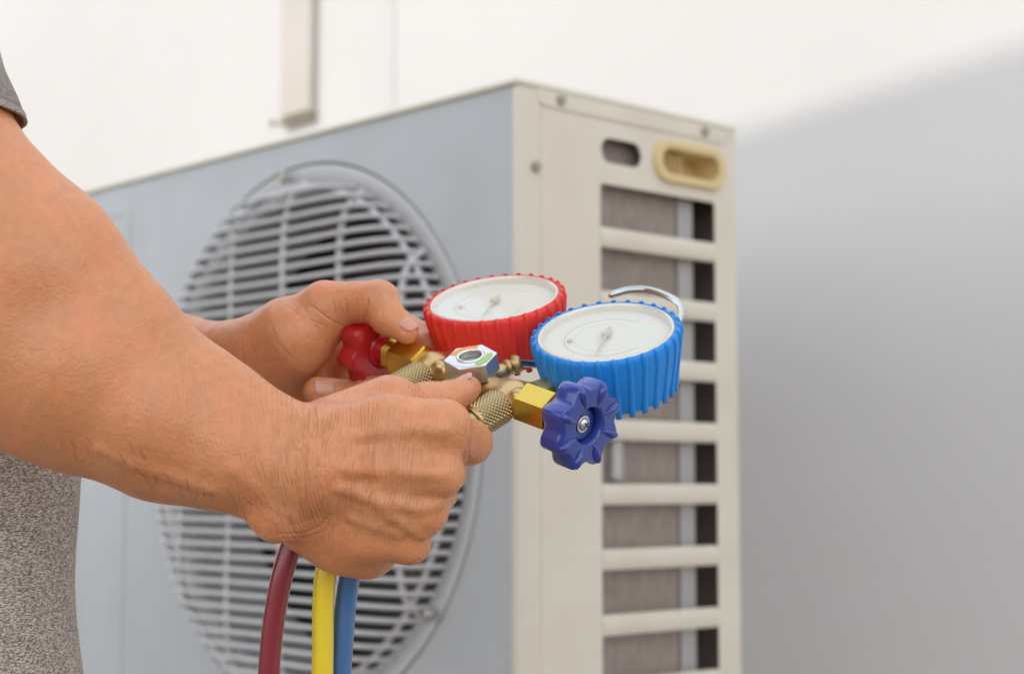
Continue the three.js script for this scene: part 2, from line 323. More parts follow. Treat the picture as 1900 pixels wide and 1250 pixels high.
// ---------------------------------------------------------------- gauge manifold: x along the bar, y towards the gauges, z up out of the dials
const MO = at(880, 712, .84);
const rotP = v => V(v[0], cP * v[1] - sP * v[2], sP * v[1] + cP * v[2]);
const mz = rotP([-.126, .8901, .438]).normalize(), mx = rotP([.6995, -.2334, .6754]); mx.addScaledVector(mz, -mx.dot(mz)).normalize(); const my = mz.clone().cross(mx);
const MM = new THREE.Matrix4().makeBasis(mx, my, mz).setPosition(...MO);
const mm = (x, y, z) => V(x / 1000, y / 1000, z / 1000);
const inM = (x, y, z) => mm(x, y, z).applyMatrix4(MM);
const man = thing('manifold_gauge_set', 'brass manifold with red and blue gauges and red and blue valve knobs', 'gauge set');
man.applyMatrix4(MM);
{
  const L3 = (x, y, z) => [x / 1000, y / 1000, z / 1000];
  const bodyG = compile([
    { k: 3, u: 3, j: [[-50, 0, 0, 6.5], [-40, 0, 0, 7.2], [40, 0, 0, 7.2], [50, 0, 0, 6.5]] },
    { k: 3, u: 5, j: [[-29, 2, 0, 7.8], [-29, -9, 0, 7.0]] }, { k: 3, u: 5, j: [[28, 2, 0, 7.8], [28, -9, 0, 7.0]] }, { k: 3, u: 5, j: [[0, 2, 0, 7.8], [0, -9, 0, 7.0]] },
    { k: 3, u: 4, j: [[29, 0, -1, 6], [34, 22, -1, 5]] }, { k: 3, u: 4, j: [[-29, 0, -1, 6], [-32, 22, -1, 5]] },
    { k: 3, u: 4, j: [[0, 0, -1, 8.5], [0, 0, 1, 9]] }, { k: 3, u: 4, j: [[0, 0, 0, 6], [3, 16, 0, 5]] },
    { k: 2, u: 3, j: [[36, -4, 6, 3.2], [36, -3, 4, 3.2]] }, { k: 2, u: 3, j: [[-20, -4, 6, 3.2], [-20, -3, 4, 3.2]] },
  ], L3);
  const bg = surface((x, y, z) => field(bodyG, x, y, z), .0007, [-.06, -.02, -.014], [.06, .032, .02]);
  part('manifold_body', bg, M.brass, man);
  const hexS = r => { const s = new THREE.Shape(); for (let k = 0; k < 6; k++) { const a = k * Math.PI / 3 + Math.PI / 6; s[k ? 'lineTo' : 'moveTo'](r * Math.cos(a), r * Math.sin(a)); } return s; };
  const alongX = (g, x) => g.rotateY(Math.PI / 2).translate(x / 1000, 0, 0);
  for (const s of [1, -1]) {
    const nut = part('bonnet_nut', alongX(slab(hexS(.0108), .020, .0008).rotateZ(.35), s > 0 ? 37 : -57), M.brassHex, man);
    part('collar', alongX(new THREE.CylinderGeometry(.0078, .0092, .006, 6).rotateX(Math.PI / 2).rotateZ(.35), s * 60), M.brassHex, nut);
    part('valve_stem', alongX(new THREE.CylinderGeometry(.0034, .0034, .012, 20).rotateX(Math.PI / 2), s * 66), M.steel, man);
  }
  // threads of the gauge necks
  for (const s of [1, -1]) {
    const th = new THREE.LatheGeometry(Array.from({ length: 33 }, (_, i) => new THREE.Vector2(.0056 + (i % 2 ? .0005 : 0), i * .00035)), 32);
    part('gauge_neck', th.rotateZ(s > 0 ? -.22 : .15).translate((s > 0 ? 34.4 : -32.4) / 1000, .0225, -.001), M.brass, man);
    part('gauge_socket', new THREE.CylinderGeometry(.0078, .0078, .012, 6).rotateZ(s > 0 ? -.22 : .15).translate((s > 0 ? 38 : -34.5) / 1000, .0395, -.001), M.brass, man);
  }
  // centre fitting and hanging hook
  const fit = [[0, 0], [3.6, 0], [4.4, 1.5], [4.4, 3], [3.4, 3.6], [3.4, 5], [5.0, 5.6], [5.0, 8.2], [3.6, 9], [2.4, 9.4], [0, 9.4]].map(p => new THREE.Vector2(p[0] / 1000, p[1] / 1000));
  part('centre_fitting', new THREE.LatheGeometry(fit, 28).rotateZ(-.2).translate(.003, .0185, .001), M.brass, man);
  const hook = [[5, 27, 1], [8, 45, -7], [14, 80, -13], [24, 112, -13], [32, 120, -8], [22, 133, -7], [5, 140, -8], [-10, 140.5, -8.5], [-18, 135, -8.5], [-23, 127, -9]].map(p => mm(...p));
  part('hanging_hook', tube(hook, .0021, 90, 12), M.steel, man, 'bent bright steel hanging hook');
  part('hook_tip', new THREE.SphereGeometry(.0021, 12, 8).translate(...hook.at(-1).toArray()), M.steel, man);
  // sight glass
  const hx = hexS(.0135); hx.holes.push(circle(0, 0, .0062));
  const sg = new THREE.Group(); sg.name = 'sight_glass'; man.add(sg); sg.position.set(.0014, -.0009, .0065);
  const nutG = slab(hx, .0098, .0006).rotateZ(.35);
  part('nut', nutG, M.nickel, sg, 'silver hexagon nut');
  part('glass', new THREE.CircleGeometry(.0066, 32).translate(0, 0, .0078), M.sight, sg);
  part('lip', new THREE.TorusGeometry(.0064, .0008, 10, 40).translate(0, 0, .0099), M.nickel, sg);
  const arc = (r0, r1, a0, a1, m, h, nm) => part(nm, new THREE.RingGeometry(r0, r1, 28, 1, a0, a1 - a0).translate(0, 0, h), m, sg);
  arc(.0076, .0112, 0, Math.PI * 2, M.printWhite, .00992, 'printed_ring');
  arc(.0078, .0110, 2.0, 3.6, M.printOrange, .01004, 'printed_band'); arc(.0078, .0110, -.5, .9, M.printGreen, .01004, 'printed_band');
  part('glass_seat', new THREE.CylinderGeometry(.010, .010, .004, 32).rotateX(Math.PI / 2).translate(0, 0, -.0012), M.nickel, sg);

  // gauges
  const dial = hue => {
    const c = document.createElement('canvas'); c.width = c.height = 512; const g = c.getContext('2d');
    g.fillStyle = '#e3dac9'; g.fillRect(0, 0, 512, 512); g.translate(256, 256);
    g.strokeStyle = 'rgba(110,95,75,.55)'; g.lineWidth = 2.2;
    for (const r of [168]) { g.beginPath(); g.arc(0, 0, r, Math.PI * .75, Math.PI * 2.25); g.stroke(); }
    for (let k = 0; k <= 60; k++) { const a = Math.PI * (.75 + 1.5 * k / 60), l = k % 5 ? 9 : 18; g.beginPath(); g.moveTo(Math.cos(a) * 168, Math.sin(a) * 168); g.lineTo(Math.cos(a) * (168 + l), Math.sin(a) * (168 + l)); g.stroke(); }
    g.strokeStyle = hue; g.lineWidth = 4; g.globalAlpha = .25; g.beginPath(); g.arc(0, 0, 128, Math.PI * .8, Math.PI * 2.2); g.stroke(); g.globalAlpha = 1;
    const t = new THREE.CanvasTexture(c); t.colorSpace = THREE.SRGBColorSpace; return t;
  };
  function gauge(mat, label, dialTex, pos, tilt, turnN, lip) {
    const g = new THREE.Group(); g.name = 'gauge'; g.userData.label = label; man.add(g); g.position.copy(mm(...pos));
    // tilt about the level axis across the dials
    const lvl = V(1, 0, 0).applyMatrix4(new THREE.Matrix4().copy(MM).setPosition(0, 0, 0).invert()); g.quaternion.setFromAxisAngle(lvl.normalize(), tilt);
    const pr = [[34.6, -1.2], [34.6, .1], [35.2, .7], [36.0, .6], [36.8, -.4], [37.2, -2], [36.8, -8], [35.2, -16], [33.6, -24], [32.4, -30], [31.4, -31], [29.5, -31.2], [0, -31.2]].map(p => new THREE.Vector2(p[0] / 1000, p[1] / 1000));
    const gs = [new THREE.LatheGeometry(pr.reverse(), 96).rotateX(Math.PI / 2)];
    const N = 30;
    for (let k = 0; k < N; k++) {
      const a = (k + .5) / N * Math.PI * 2;
      const prof = [[36.9, 0.0, 1.6], [37.3, -2.2, 1.8], [36.8, -6, 1.75], [35.4, -14, 1.75], [33.8, -22, 1.8], [32.8, -29, 1.9], [32.6, -32.2, 1.8]];
      gs.push(ribGeo(prof.map(([r, z, w]) => [r / 1000, z / 1000, w / 1000]), a));
    }
    part('rubber_boot', clean(gs), mat, g);
    const rimP = [[34.7, -.8], [34.4, .5], [33.6, .9], [32.8, .7], [32.3, -.6], [32.0, -3]].map(p => new THREE.Vector2(p[0] / 1000, p[1] / 1000));
    part('bezel', new THREE.LatheGeometry(rimP, 80).rotateX(Math.PI / 2), lip, g);
    const dm = std([.92, .92, .92], .55, { map: dialTex });
    part('dial', new THREE.CircleGeometry(.0322, 64).rotateZ(turnN).translate(0, 0, -.0028), dm, g);
    const nd = new THREE.Shape(); nd.moveTo(-.0011, -.0085); nd.lineTo(.0011, -.0085); nd.lineTo(.0007, .002); nd.lineTo(.00018, .023); nd.lineTo(-.00018, .023); nd.lineTo(-.0007, .002);
    const ne = part('needle', slab(nd, .0005).rotateZ(-2.62).translate(0, 0, -.0014), M.needle, g);
    part('needle_hub', new THREE.CylinderGeometry(.0023, .0026, .0014, 24).rotateX(Math.PI / 2).translate(0, 0, -.0008), M.needle, ne);
    part('adjuster_screw', new THREE.CylinderGeometry(.0013, .0013, .0012, 16).rotateX(Math.PI / 2).translate(-.0125, -.0135, -.002), M.needle, g);
    part('lens', new THREE.CircleGeometry(.0331, 64).translate(0, 0, .0004), M.lens, g);
    return g;
  }
  function ribGeo(prof, a) {                                     // half-round rib down the boot wall with a rounded head
    const nS = 7, pos = [], idx = []; const ca = Math.cos(a), sa = Math.sin(a);
    const rows = [[prof[0][0] - .0012, prof[0][1] + .0012, prof[0][2] * .25], [prof[0][0] - .0002, prof[0][1] + .0012, prof[0][2] * .75], ...prof, [prof.at(-1)[0] - .001, prof.at(-1)[1] - .0008, prof.at(-1)[2] * .4]];
    for (const [r, z, w] of rows) for (let i = 0; i < nS; i++) {
      const t = (i / (nS - 1) - .5) * Math.PI * 1.25, rr = r + Math.cos(t) * w * .8 - .0002, s = Math.sin(t) * w * .92;
      pos.push(ca * rr - sa * s, sa * rr + ca * s, z);
    }
    for (let j = 0; j + 1 < rows.length; j++) for (let i = 0; i + 1 < nS; i++) { const b = j * nS + i; idx.push(b, b + nS, b + 1, b + 1, b + nS, b + nS + 1); }
    for (const e of [0, rows.length - 1]) for (let i = 1; i + 1 < nS; i++) e ? idx.push(e * nS, e * nS + i + 1, e * nS + i) : idx.push(0, i, i + 1);
    const g = new THREE.BufferGeometry(); g.setAttribute('position', new THREE.Float32BufferAttribute(pos, 3)); g.setIndex(idx); g.computeVertexNormals(); return g;
  }
  gauge(M.red, 'gauge in a ribbed red rubber boot', dial('#b06050'), [-36.4, 52.6, 16.5], -.10, 2.3, M.bezel);
  gauge(M.blue, 'gauge in a ribbed blue rubber boot', dial('#6080a0'), [42.6, 54, 16.5], -.035, 2.3, M.bezel);

  // scalloped valve knobs
  function knob(mat, label, s, a0) {
    const g = new THREE.Group(); g.name = 'valve_knob'; g.userData.label = label; man.add(g);
    g.position.set(a0 / 1000, 0, 0); g.rotation.set(0, s > 0 ? Math.PI / 2 : -Math.PI / 2, 0);
    const sh = new THREE.Shape(), N = 160;
    for (let i = 0; i < N; i++) { const t = i / N * Math.PI * 2, c = .5 + .5 * Math.cos(8 * t), r = (18.2 + 3.9 * Math.pow(c, .9)) / 1000; sh[i ? 'lineTo' : 'moveTo'](r * Math.cos(t), r * Math.sin(t)); }
    sh.holes.push(circle(0, 0, .0088));
    const body = part('knob_body', toCreasedNormals(slab(sh, .0135, .0022, 5, 40), .7), mat, g);
    const floor = new THREE.LatheGeometry([[0, 8.2], [3, 8.2], [7.0, 8.0], [8.9, 8.6], [8.9, 0.2], [0, .2]].map(p => new THREE.Vector2(p[0] / 1000, p[1] / 1000)), 48).rotateX(Math.PI / 2);
    part('hub', floor, mat, body);
    for (let k = 0; k < 8; k++) {
      const t = k * Math.PI / 4, rg = new THREE.SphereGeometry(1, 20, 12); const p = rg.attributes.position;
      for (let i = 0; i < p.count; i++) { const x = p.getX(i), w = .45 + .55 * (x * .5 + .5); p.setXYZ(i, x * .0056, p.getY(i) * .0028 * w, p.getZ(i) * .0034 * w); }
      rg.computeVertexNormals(); part('ridge', rg.rotateZ(t).translate(Math.cos(t) * .0158, Math.sin(t) * .0158, .0131), mat, body);
    }
    const sc = new THREE.LatheGeometry([[0, 1.9], [1.2, 1.85], [2.5, 1.4], [3.1, .6], [3.2, 0]].map(p => new THREE.Vector2(p[0] / 1000, p[1] / 1000)), 28).rotateX(Math.PI / 2).translate(0, 0, .0092);
    const sw = part('screw', sc, M.nickel, g);
    part('washer', new THREE.CylinderGeometry(.0041, .0041, .0008, 28).rotateX(Math.PI / 2).translate(0, 0, .0088), M.nickel, sw);
    for (const q of [.4, .4 + Math.PI / 2]) part('cross_slot', new THREE.BoxGeometry(.0034, .0006, .0012).rotateZ(q).translate(0, 0, .0107), M.dark, sw);
    const neck = new THREE.CylinderGeometry(.0075, .0062, .006, 24).rotateX(Math.PI / 2).translate(0, 0, -.0025); part('neck', neck, mat, body);
    return g;
  }
  knob(M.knobBlue, 'glossy dark blue valve knob with eight scallops', 1, 66).rotateZ(.12);
  knob(M.knobRed, 'red valve knob with eight scallops', -1, -70);
}

// ---------------------------------------------------------------- hoses with knurled couplings
function coupling() {
  const nu = 208, nv = 72, pos = [], idx = [], L = .021, R = .0082;
  for (let j = 0; j <= nv; j++) for (let i = 0; i <= nu; i++) {
    const t = j / nv, a = i / nu * Math.PI * 2, tri = x => Math.abs(x - Math.floor(x) - .5) * 2, e = Math.min(1, Math.min(t, 1 - t) / .07);
    const k = Math.min(tri(i / nu * 26 + t * 9), tri(i / nu * 26 - t * 9)), r = R - .0009 * (1 - e) * (1 - e) + (e >= 1 ? .0010 * k : 0);
    pos.push(Math.cos(a) * r, t * L, Math.sin(a) * r);
  }
  for (let j = 0; j < nv; j++) for (let i = 0; i < nu; i++) { const b = j * (nu + 1) + i; idx.push(b, b + nu + 1, b + 1, b + 1, b + nu + 1, b + nu + 2); }
  const g = new THREE.BufferGeometry(); g.setAttribute('position', new THREE.Float32BufferAttribute(pos, 3)); g.setIndex(idx); g.computeVertexNormals();
  return clean([g, new THREE.RingGeometry(.004, .0074, 40).rotateX(Math.PI / 2), new THREE.RingGeometry(.004, .0074, 40).rotateX(-Math.PI / 2).translate(0, L, 0)]);
}
const coup = coupling();
for (const [name, ax, mat, label, path] of [
  ['red', -29, M.hoseRed, 'dark red charging hose hanging below the hand', [[728, 770, .822], [680, 850, .803], [610, 930, .796], [552, 990, .792], [528, 1050, .79], [508, 1150, .79], [498, 1260, .79], [496, 1500, .79]]],
  ['yellow', 0, M.hoseYellow, 'yellow charging hose hanging straight between the red and blue hoses', [[790, 800, .806], [715, 900, .797], [650, 985, .795], [608, 1050, .795], [600, 1110, .795], [599, 1200, .795], [598, 1270, .795], [598, 1500, .795]]],
  ['blue', 28, M.hoseBlue, 'blue charging hose hanging beside the yellow hose', [[835, 822, .787], [770, 905, .785], [700, 990, .79], [655, 1050, .80], [642, 1110, .803], [636, 1180, .803], [631, 1260, .803], [624, 1500, .803]]],
]) {
  const h = thing('charging_hose', label, 'hose', 'charging hoses held in the hand');
  const start = inM(ax, -24, 0), pts = [start, inM(ax, -33, 0), ...path.map(p => V(...at(...p)))];
  part('hose_tube', tube(pts, .0052, 140, 18), mat, h);
  const c = part('knurled_coupling', coup, M.knurl, h);
  c.applyMatrix4(MM.clone().multiply(new THREE.Matrix4().makeTranslation(ax / 1000, -.0285, 0)));
  const f = part('ferrule', new THREE.CylinderGeometry(.0064, .0064, .008, 28), M.knurl, h);
  f.applyMatrix4(MM.clone().multiply(new THREE.Matrix4().makeTranslation(ax / 1000, -.0328, 0)));
}

// ---------------------------------------------------------------- person
const ARM_NEAR = [
  { k: 14, u: 14, j: [[-290, -300, .79, 46], [-250, 60, .758, 44], [-198, 205, .748, 45.5], [-128, 522, .742, 45.9]] },
  { k: 12, u: 16, j: [[-114, 601, .742, 45.8], [150, 704, .751, 39.7], [306, 796, .754, 30.6], [525, 905, .757, 17.2]] },
  { k: 12, u: 12, j: [[-96, 356, .739, 41], [64, 510, .738, 38.6], [184, 622, .741, 31.8], [382, 758, .750, 23.2], [551, 823, .756, 17.4]] },
  { k: 8, u: 8, j: [[20, 600, .735, 36], [130, 675, .733, 33], [260, 765, .737, 28], [400, 835, .745, 23], [547, 870, .753, 21], [620, 862, .753, 21]] },
  { k: 8, u: 8, j: [[603, 811, .757, 13.9], [720, 795, .754, 14], [824, 793, .755, 13]] },
  { k: 8, u: 7, j: [[600, 850, .755, 14], [720, 865, .751, 13], [817, 880, .752, 10.9]] },
  { k: 8, u: 7, j: [[595, 900, .757, 14], [700, 925, .754, 13], [782, 949, .757, 10.6]] },
  { k: 8, u: 7, j: [[586, 944, .762, 14], [680, 985, .760, 12], [760, 1006, .764, 9.8]] },
  { k: 8, u: 10, j: [[572, 968, .772, 15], [634, 995, .775, 15.8], [680, 1014, .778, 15.2]] },
  { k: 8, u: 10, j: [[615, 798, .775, 15.9], [722, 752, .785, 14.2]] },
  { k: 5, u: 6, j: [[728, 761, .785, 12.9], [793, 748, .805, 9.4], [837, 741, .811, 8.1], [870, 720, .814, 6.1]] },
  { k: 5, u: 6, j: [[804, 753, .800, 8.3], [862, 728, .806, 5.9]] },
  { k: 3, u: 1.2, j: [[835, 803, .763, 11], [871, 820, .781, 10.3], [862, 815, .800, 10], [815, 812, .826, 9], [785, 815, .822, 8]] },
  { k: 3, u: 2, j: [[814, 875, .754, 10.8], [826, 875, .800, 10], [790, 868, .824, 9.4], [760, 865, .824, 8]] },
  { k: 3, u: 3, j: [[790, 948, .759, 10.4], [799, 928, .800, 9.6], [760, 922, .824, 9], [735, 915, .823, 8]] },
  { k: 3, u: 3, j: [[757, 1007, .766, 9.5], [755, 992, .800, 8.6], [728, 980, .818, 8.2], [706, 972, .818, 7.4]] },
];
const ARM_FAR = [
  { k: 14, u: 10, j: [[-420, 200, 1.18, 48], [-330, 740, 1.15, 44], [60, 715, 1.03, 36], [300, 690, .95, 25], [420, 700, .925, 20]] },
  { k: 8, u: 12, j: [[120, 690, 1.0, 33], [329, 657, .945, 21], [437, 659, .915, 17.4], [507, 652, .905, 20]] },
  { k: 8, u: 12, j: [[400, 745, .925, 18], [480, 740, .922, 22], [550, 720, .922, 18]] },
  { k: 8, u: 10, j: [[494, 657, .902, 21.8], [544, 625, .893, 20.7], [598, 595, .89, 14.3]] },
  { k: 8, u: 10, j: [[480, 690, .925, 20], [590, 640, .935, 14], [632, 606, .938, 11]] },
  { k: 8, u: 8, j: [[500, 720, .925, 18], [630, 650, .948, 12], [615, 700, .948, 12], [585, 740, .943, 12]] },
  { k: 5, u: 8, j: [[603, 563, .888, 12.5], [667, 561, .882, 10.1], [696, 562, .877, 10.8]] },
  { k: 4, u: 4, j: [[705, 556, .877, 10.3], [719, 589, .871, 8.7], [755, 617, .867, 6.3]] },
  { k: 4, u: 3, j: [[632, 606, .938, 11], [735, 605, .943, 9.6], [786, 628, .915, 8.6], [790, 640, .897, 7.4]] },
  { k: 4, u: 3, j: [[630, 650, .948, 12], [742, 660, .948, 9.6], [738, 712, .914, 9], [685, 722, .889, 8.4]] },
  { k: 4, u: 3, j: [[615, 700, .948, 12], [712, 735, .938, 10], [658, 736, .896, 8.8], [590, 727, .884, 8.2]] },
  { k: 4, u: 3, j: [[585, 740, .943, 12], [680, 775, .933, 9], [625, 785, .903, 8], [570, 780, .895, 7.4]] },
];
const gN = compile(ARM_NEAR), gF = compile(ARM_FAR);
function skinDepth(gs, px, py, d0, d1) { let a = d0; for (let d = d0; d < d1; d += .0005) { if (field(gs, ...at(px, py, d)) < 0) { a = d; break; } a = d; } return a; }
// veins and tendons lie just under the skin of the back of the hand
const veins = [
  [[[632, 905], [668, 916], [704, 932], [742, 936], [778, 942], [812, 936], [838, 926]], 2.5, -.3],
  [[[704, 932], [728, 958], [762, 980], [782, 992]], 1.9, .6],
  [[[640, 868], [700, 872], [770, 876], [815, 880]], 2.8, .7],
  [[[640, 812], [710, 800], [780, 795], [822, 798]], 2.6, 1.6],
  [[[655, 960], [700, 975], [740, 990]], 2.0, 1.1],
  [[[190, 828], [250, 855], [310, 876], [390, 902]], 3.0, 3.6],
  [[[430, 868], [480, 905], [512, 948]], 3.0, 3.4],
].map(([p, r, sink]) => ({ k: 1, u: 3, j: p.map(([x, y]) => [x, y, skinDepth(gN, x, y, .66, .80) + (r * .25 + sink * .55) / 1000, r]) }));
veins.push({ k: 2, u: 8, j: [[508, 955, skinDepth(gN, 508, 950, .66, .80) + .0095, 11], [512, 962, skinDepth(gN, 508, 950, .66, .80) + .0105, 11]] });
const gN2 = compile([...ARM_NEAR, ...veins]);
const boxOf = (gs, more = .006) => { const lo = [9, 9, 9], hi = [-9, -9, -9]; for (const g of gs) for (const c of g.c) for (const t of [0, 1]) for (let k = 0; k < 3; k++) { const r = c[7] + t * c[8] + more, v = c[k] + t * c[3 + k]; lo[k] = Math.min(lo[k], v - r); hi[k] = Math.max(hi[k], v + r); } return [lo, hi]; };
const armN = surface((x, y, z) => field(gN2, x, y, z), .00125, ...boxOf(gN));
const armF = surface((x, y, z) => field(gF, x, y, z), .0014, ...boxOf(gF));
// relief of the skin, drawn over 0.40 x 0.30 m for the near arm (lower three quarters) and 0.40 x 0.10 m for the far hand
const UX = -.30, UY = EYE - .08, FX = -.24, FY = EYE + .02;
const seg = (px, py, P) => { let m = 1e9; for (let i = 0; i + 1 < P.length; i++) { const [a, b] = P[i], vx = P[i + 1][0] - a, vy = P[i + 1][1] - b; let t = ((px - a) * vx + (py - b) * vy) / (vx * vx + vy * vy); t = Math.max(0, Math.min(1, t)); m = Math.min(m, Math.hypot(px - a - t * vx, py - b - t * vy)); } return m; };
const bump2 = (x, y, cx, cy, rx, ry) => Math.exp(-(((x - cx) / rx) ** 2 + ((y - cy) / ry) ** 2));
const farLines = [
  [[[581, 571], [597, 583], [614, 596], [634, 607]], 2.2, .5], [[[533, 570], [556, 588], [580, 598], [602, 607]], 2.2, .22], [[[622, 566], [625, 583], [630, 600]], 2.4, .4], [[[643, 562], [647, 580], [649, 600]], 2.4, .45],
  [[[688, 566], [684, 580], [681, 596]], 2.6, .6], [[[664, 562], [667, 582], [666, 598]], 2, .25], [[[449, 602], [447, 640], [455, 680]], 2.2, .3], [[[462, 606], [466, 640], [480, 672]], 2, .22], [[[510, 610], [520, 640], [548, 668]], 2.4, .25], [[[555, 560], [590, 610], [600, 640]], 2.4, .18],
  [[[740, 600], [746, 596], [752, 590]], 1.6, .2],
];
const nearLines = [
  [[[566, 748], [574, 780], [570, 812], [560, 850]], 2, .35], [[[578, 742], [590, 780], [588, 830]], 2, .3], [[[556, 752], [560, 790], [556, 840]], 2, .2], [[[520, 990], [560, 990], [590, 978], [612, 955]], 2.6, .45], [[[530, 1000], [566, 998], [600, 985]], 2.2, .3],
  [[[545, 975], [580, 962], [604, 940]], 2.2, .25], [[[864, 790], [868, 815], [866, 850]], 2.6, .3], [[[874, 790], [878, 815]], 2, .15], [[[870, 818], [882, 822]], 1.6, .15], [[[800, 728], [806, 742]], 2, .25], [[[812, 724], [817, 738]], 2, .2],
];
const skinRelief = tex(2048, 2048, (i, j) => {
  const v = j / 2048;
  let h = .5;
  if (v < .75) {
    const x = UX + i / 2048 * .4, y = UY + v / .75 * .3, d = .745, px = 950 + x / d * F, py = 625 - ((y - EYE - sP * d) / cP) / d * F;
    h += .10 * (noise(i / 5, j / 5, 3) - .5) + .07 * (noise(i / 2.4, j / 2.4, 4) - .5) + .10 * (fbm(i / 30, j / 30, 9, 2) - .5);
    const w = Math.min(1, bump2(px, py, 690, 850, 160, 135) + .8 * bump2(px, py, 560, 830, 60, 100) + .5 * bump2(px, py, 620, 960, 120, 80) + .35 * bump2(px, py, 380, 780, 160, 130));
    if (w > .02) {
      const wx = px + 16 * (noise(px / 60, py / 60, 15) - .5) + (py - 830) * (px < 600 ? -.18 : .06), wy = py + 10 * noise(px / 40, py / 40, 16);
      const l1 = Math.abs(noise(wx / 6.5, wy / 46, 17) - .5) * 2, l2 = Math.abs(noise(wx / 4 + wy / 50, wy / 26, 18) - .5) * 2;
      const l3 = .5 + .5 * Math.sin(wx * .88 + 7 * noise(px / 24, py / 40, 25)); h += w * (.12 * (Math.min(1, l1 * 2.2) - .7) + .10 * (Math.min(1, l2 * 2) - .7) + .34 * (.35 + .65 * noise(px / 9, py / 34, 26)) * (l3 - .5));
    }
    for (const [P, wd, a] of nearLines) { const q = seg(px + 3 * (noise(px / 14, py / 14, 19) - .5), py, P); if (q < wd * 4) h -= a * .55 * Math.exp(-((q / wd) ** 2)); }
  } else {
    const x = FX + i / 2048 * .4, y = FY + (v - .75) / .25 * .1, d = .885, px = 950 + x / d * F, py = 625 - ((y - EYE - sP * d) / cP) / d * F;
    h += .07 * (noise(i / 6, j / 6, 3) - .5) + .10 * (fbm(i / 30, j / 30, 9, 2) - .5) + .10 * (Math.abs(noise((px + .4 * py) / 7, (py - .4 * px) / 26, 23) - .5) * 2 - .5);
    for (const [P, wd, a] of farLines) { const q = seg(px + 3 * (noise(px / 14, py / 14, 19) - .5), py, P); if (q < wd * 4) h -= a * .5 * Math.exp(-((q / wd) ** 2)); }
  }
  return h;
});
function dress(g, far) {                                         // mapping and skin tones
  const p = g.attributes.position, n = p.count, uv = new Float32Array(n * 2), col = new Float32Array(n * 3);
  for (let i = 0; i < n; i++) {
    const x = p.getX(i), y = p.getY(i), z = p.getZ(i);
    uv[2 * i] = far ? (x - FX) / .4 : (x - UX) / .4; uv[2 * i + 1] = far ? .75 + (y - FY) / .1 * .25 : (y - UY) / .3 * .75;
    const a = noise3(x * 90, y * 90, z * 90) - .5, b = noise3(x * 320 + 9, y * 320, z * 320) - .5, c = noise3(x * 30 + 4, y * 30, z * 30) - .5;
    const m = 1 + .10 * a + .13 * b + .04 * c + .10 * (noise3(x * 1100, y * 1100, z * 1100) - .5), red = .05 * c + .12 * a;
    const base = [.68, .266, .117];
    col[3 * i] = base[0] * m * (1 + red * .3); col[3 * i + 1] = base[1] * m * (1 - red); col[3 * i + 2] = base[2] * m * (1 - red * 1.3);
  }
  g.setAttribute('uv', new THREE.BufferAttribute(uv, 2)); g.setAttribute('color', new THREE.BufferAttribute(col, 3)); return g;
}
const person = thing('person', 'person in a grey heather t-shirt holding the gauge set with both hands', 'person');
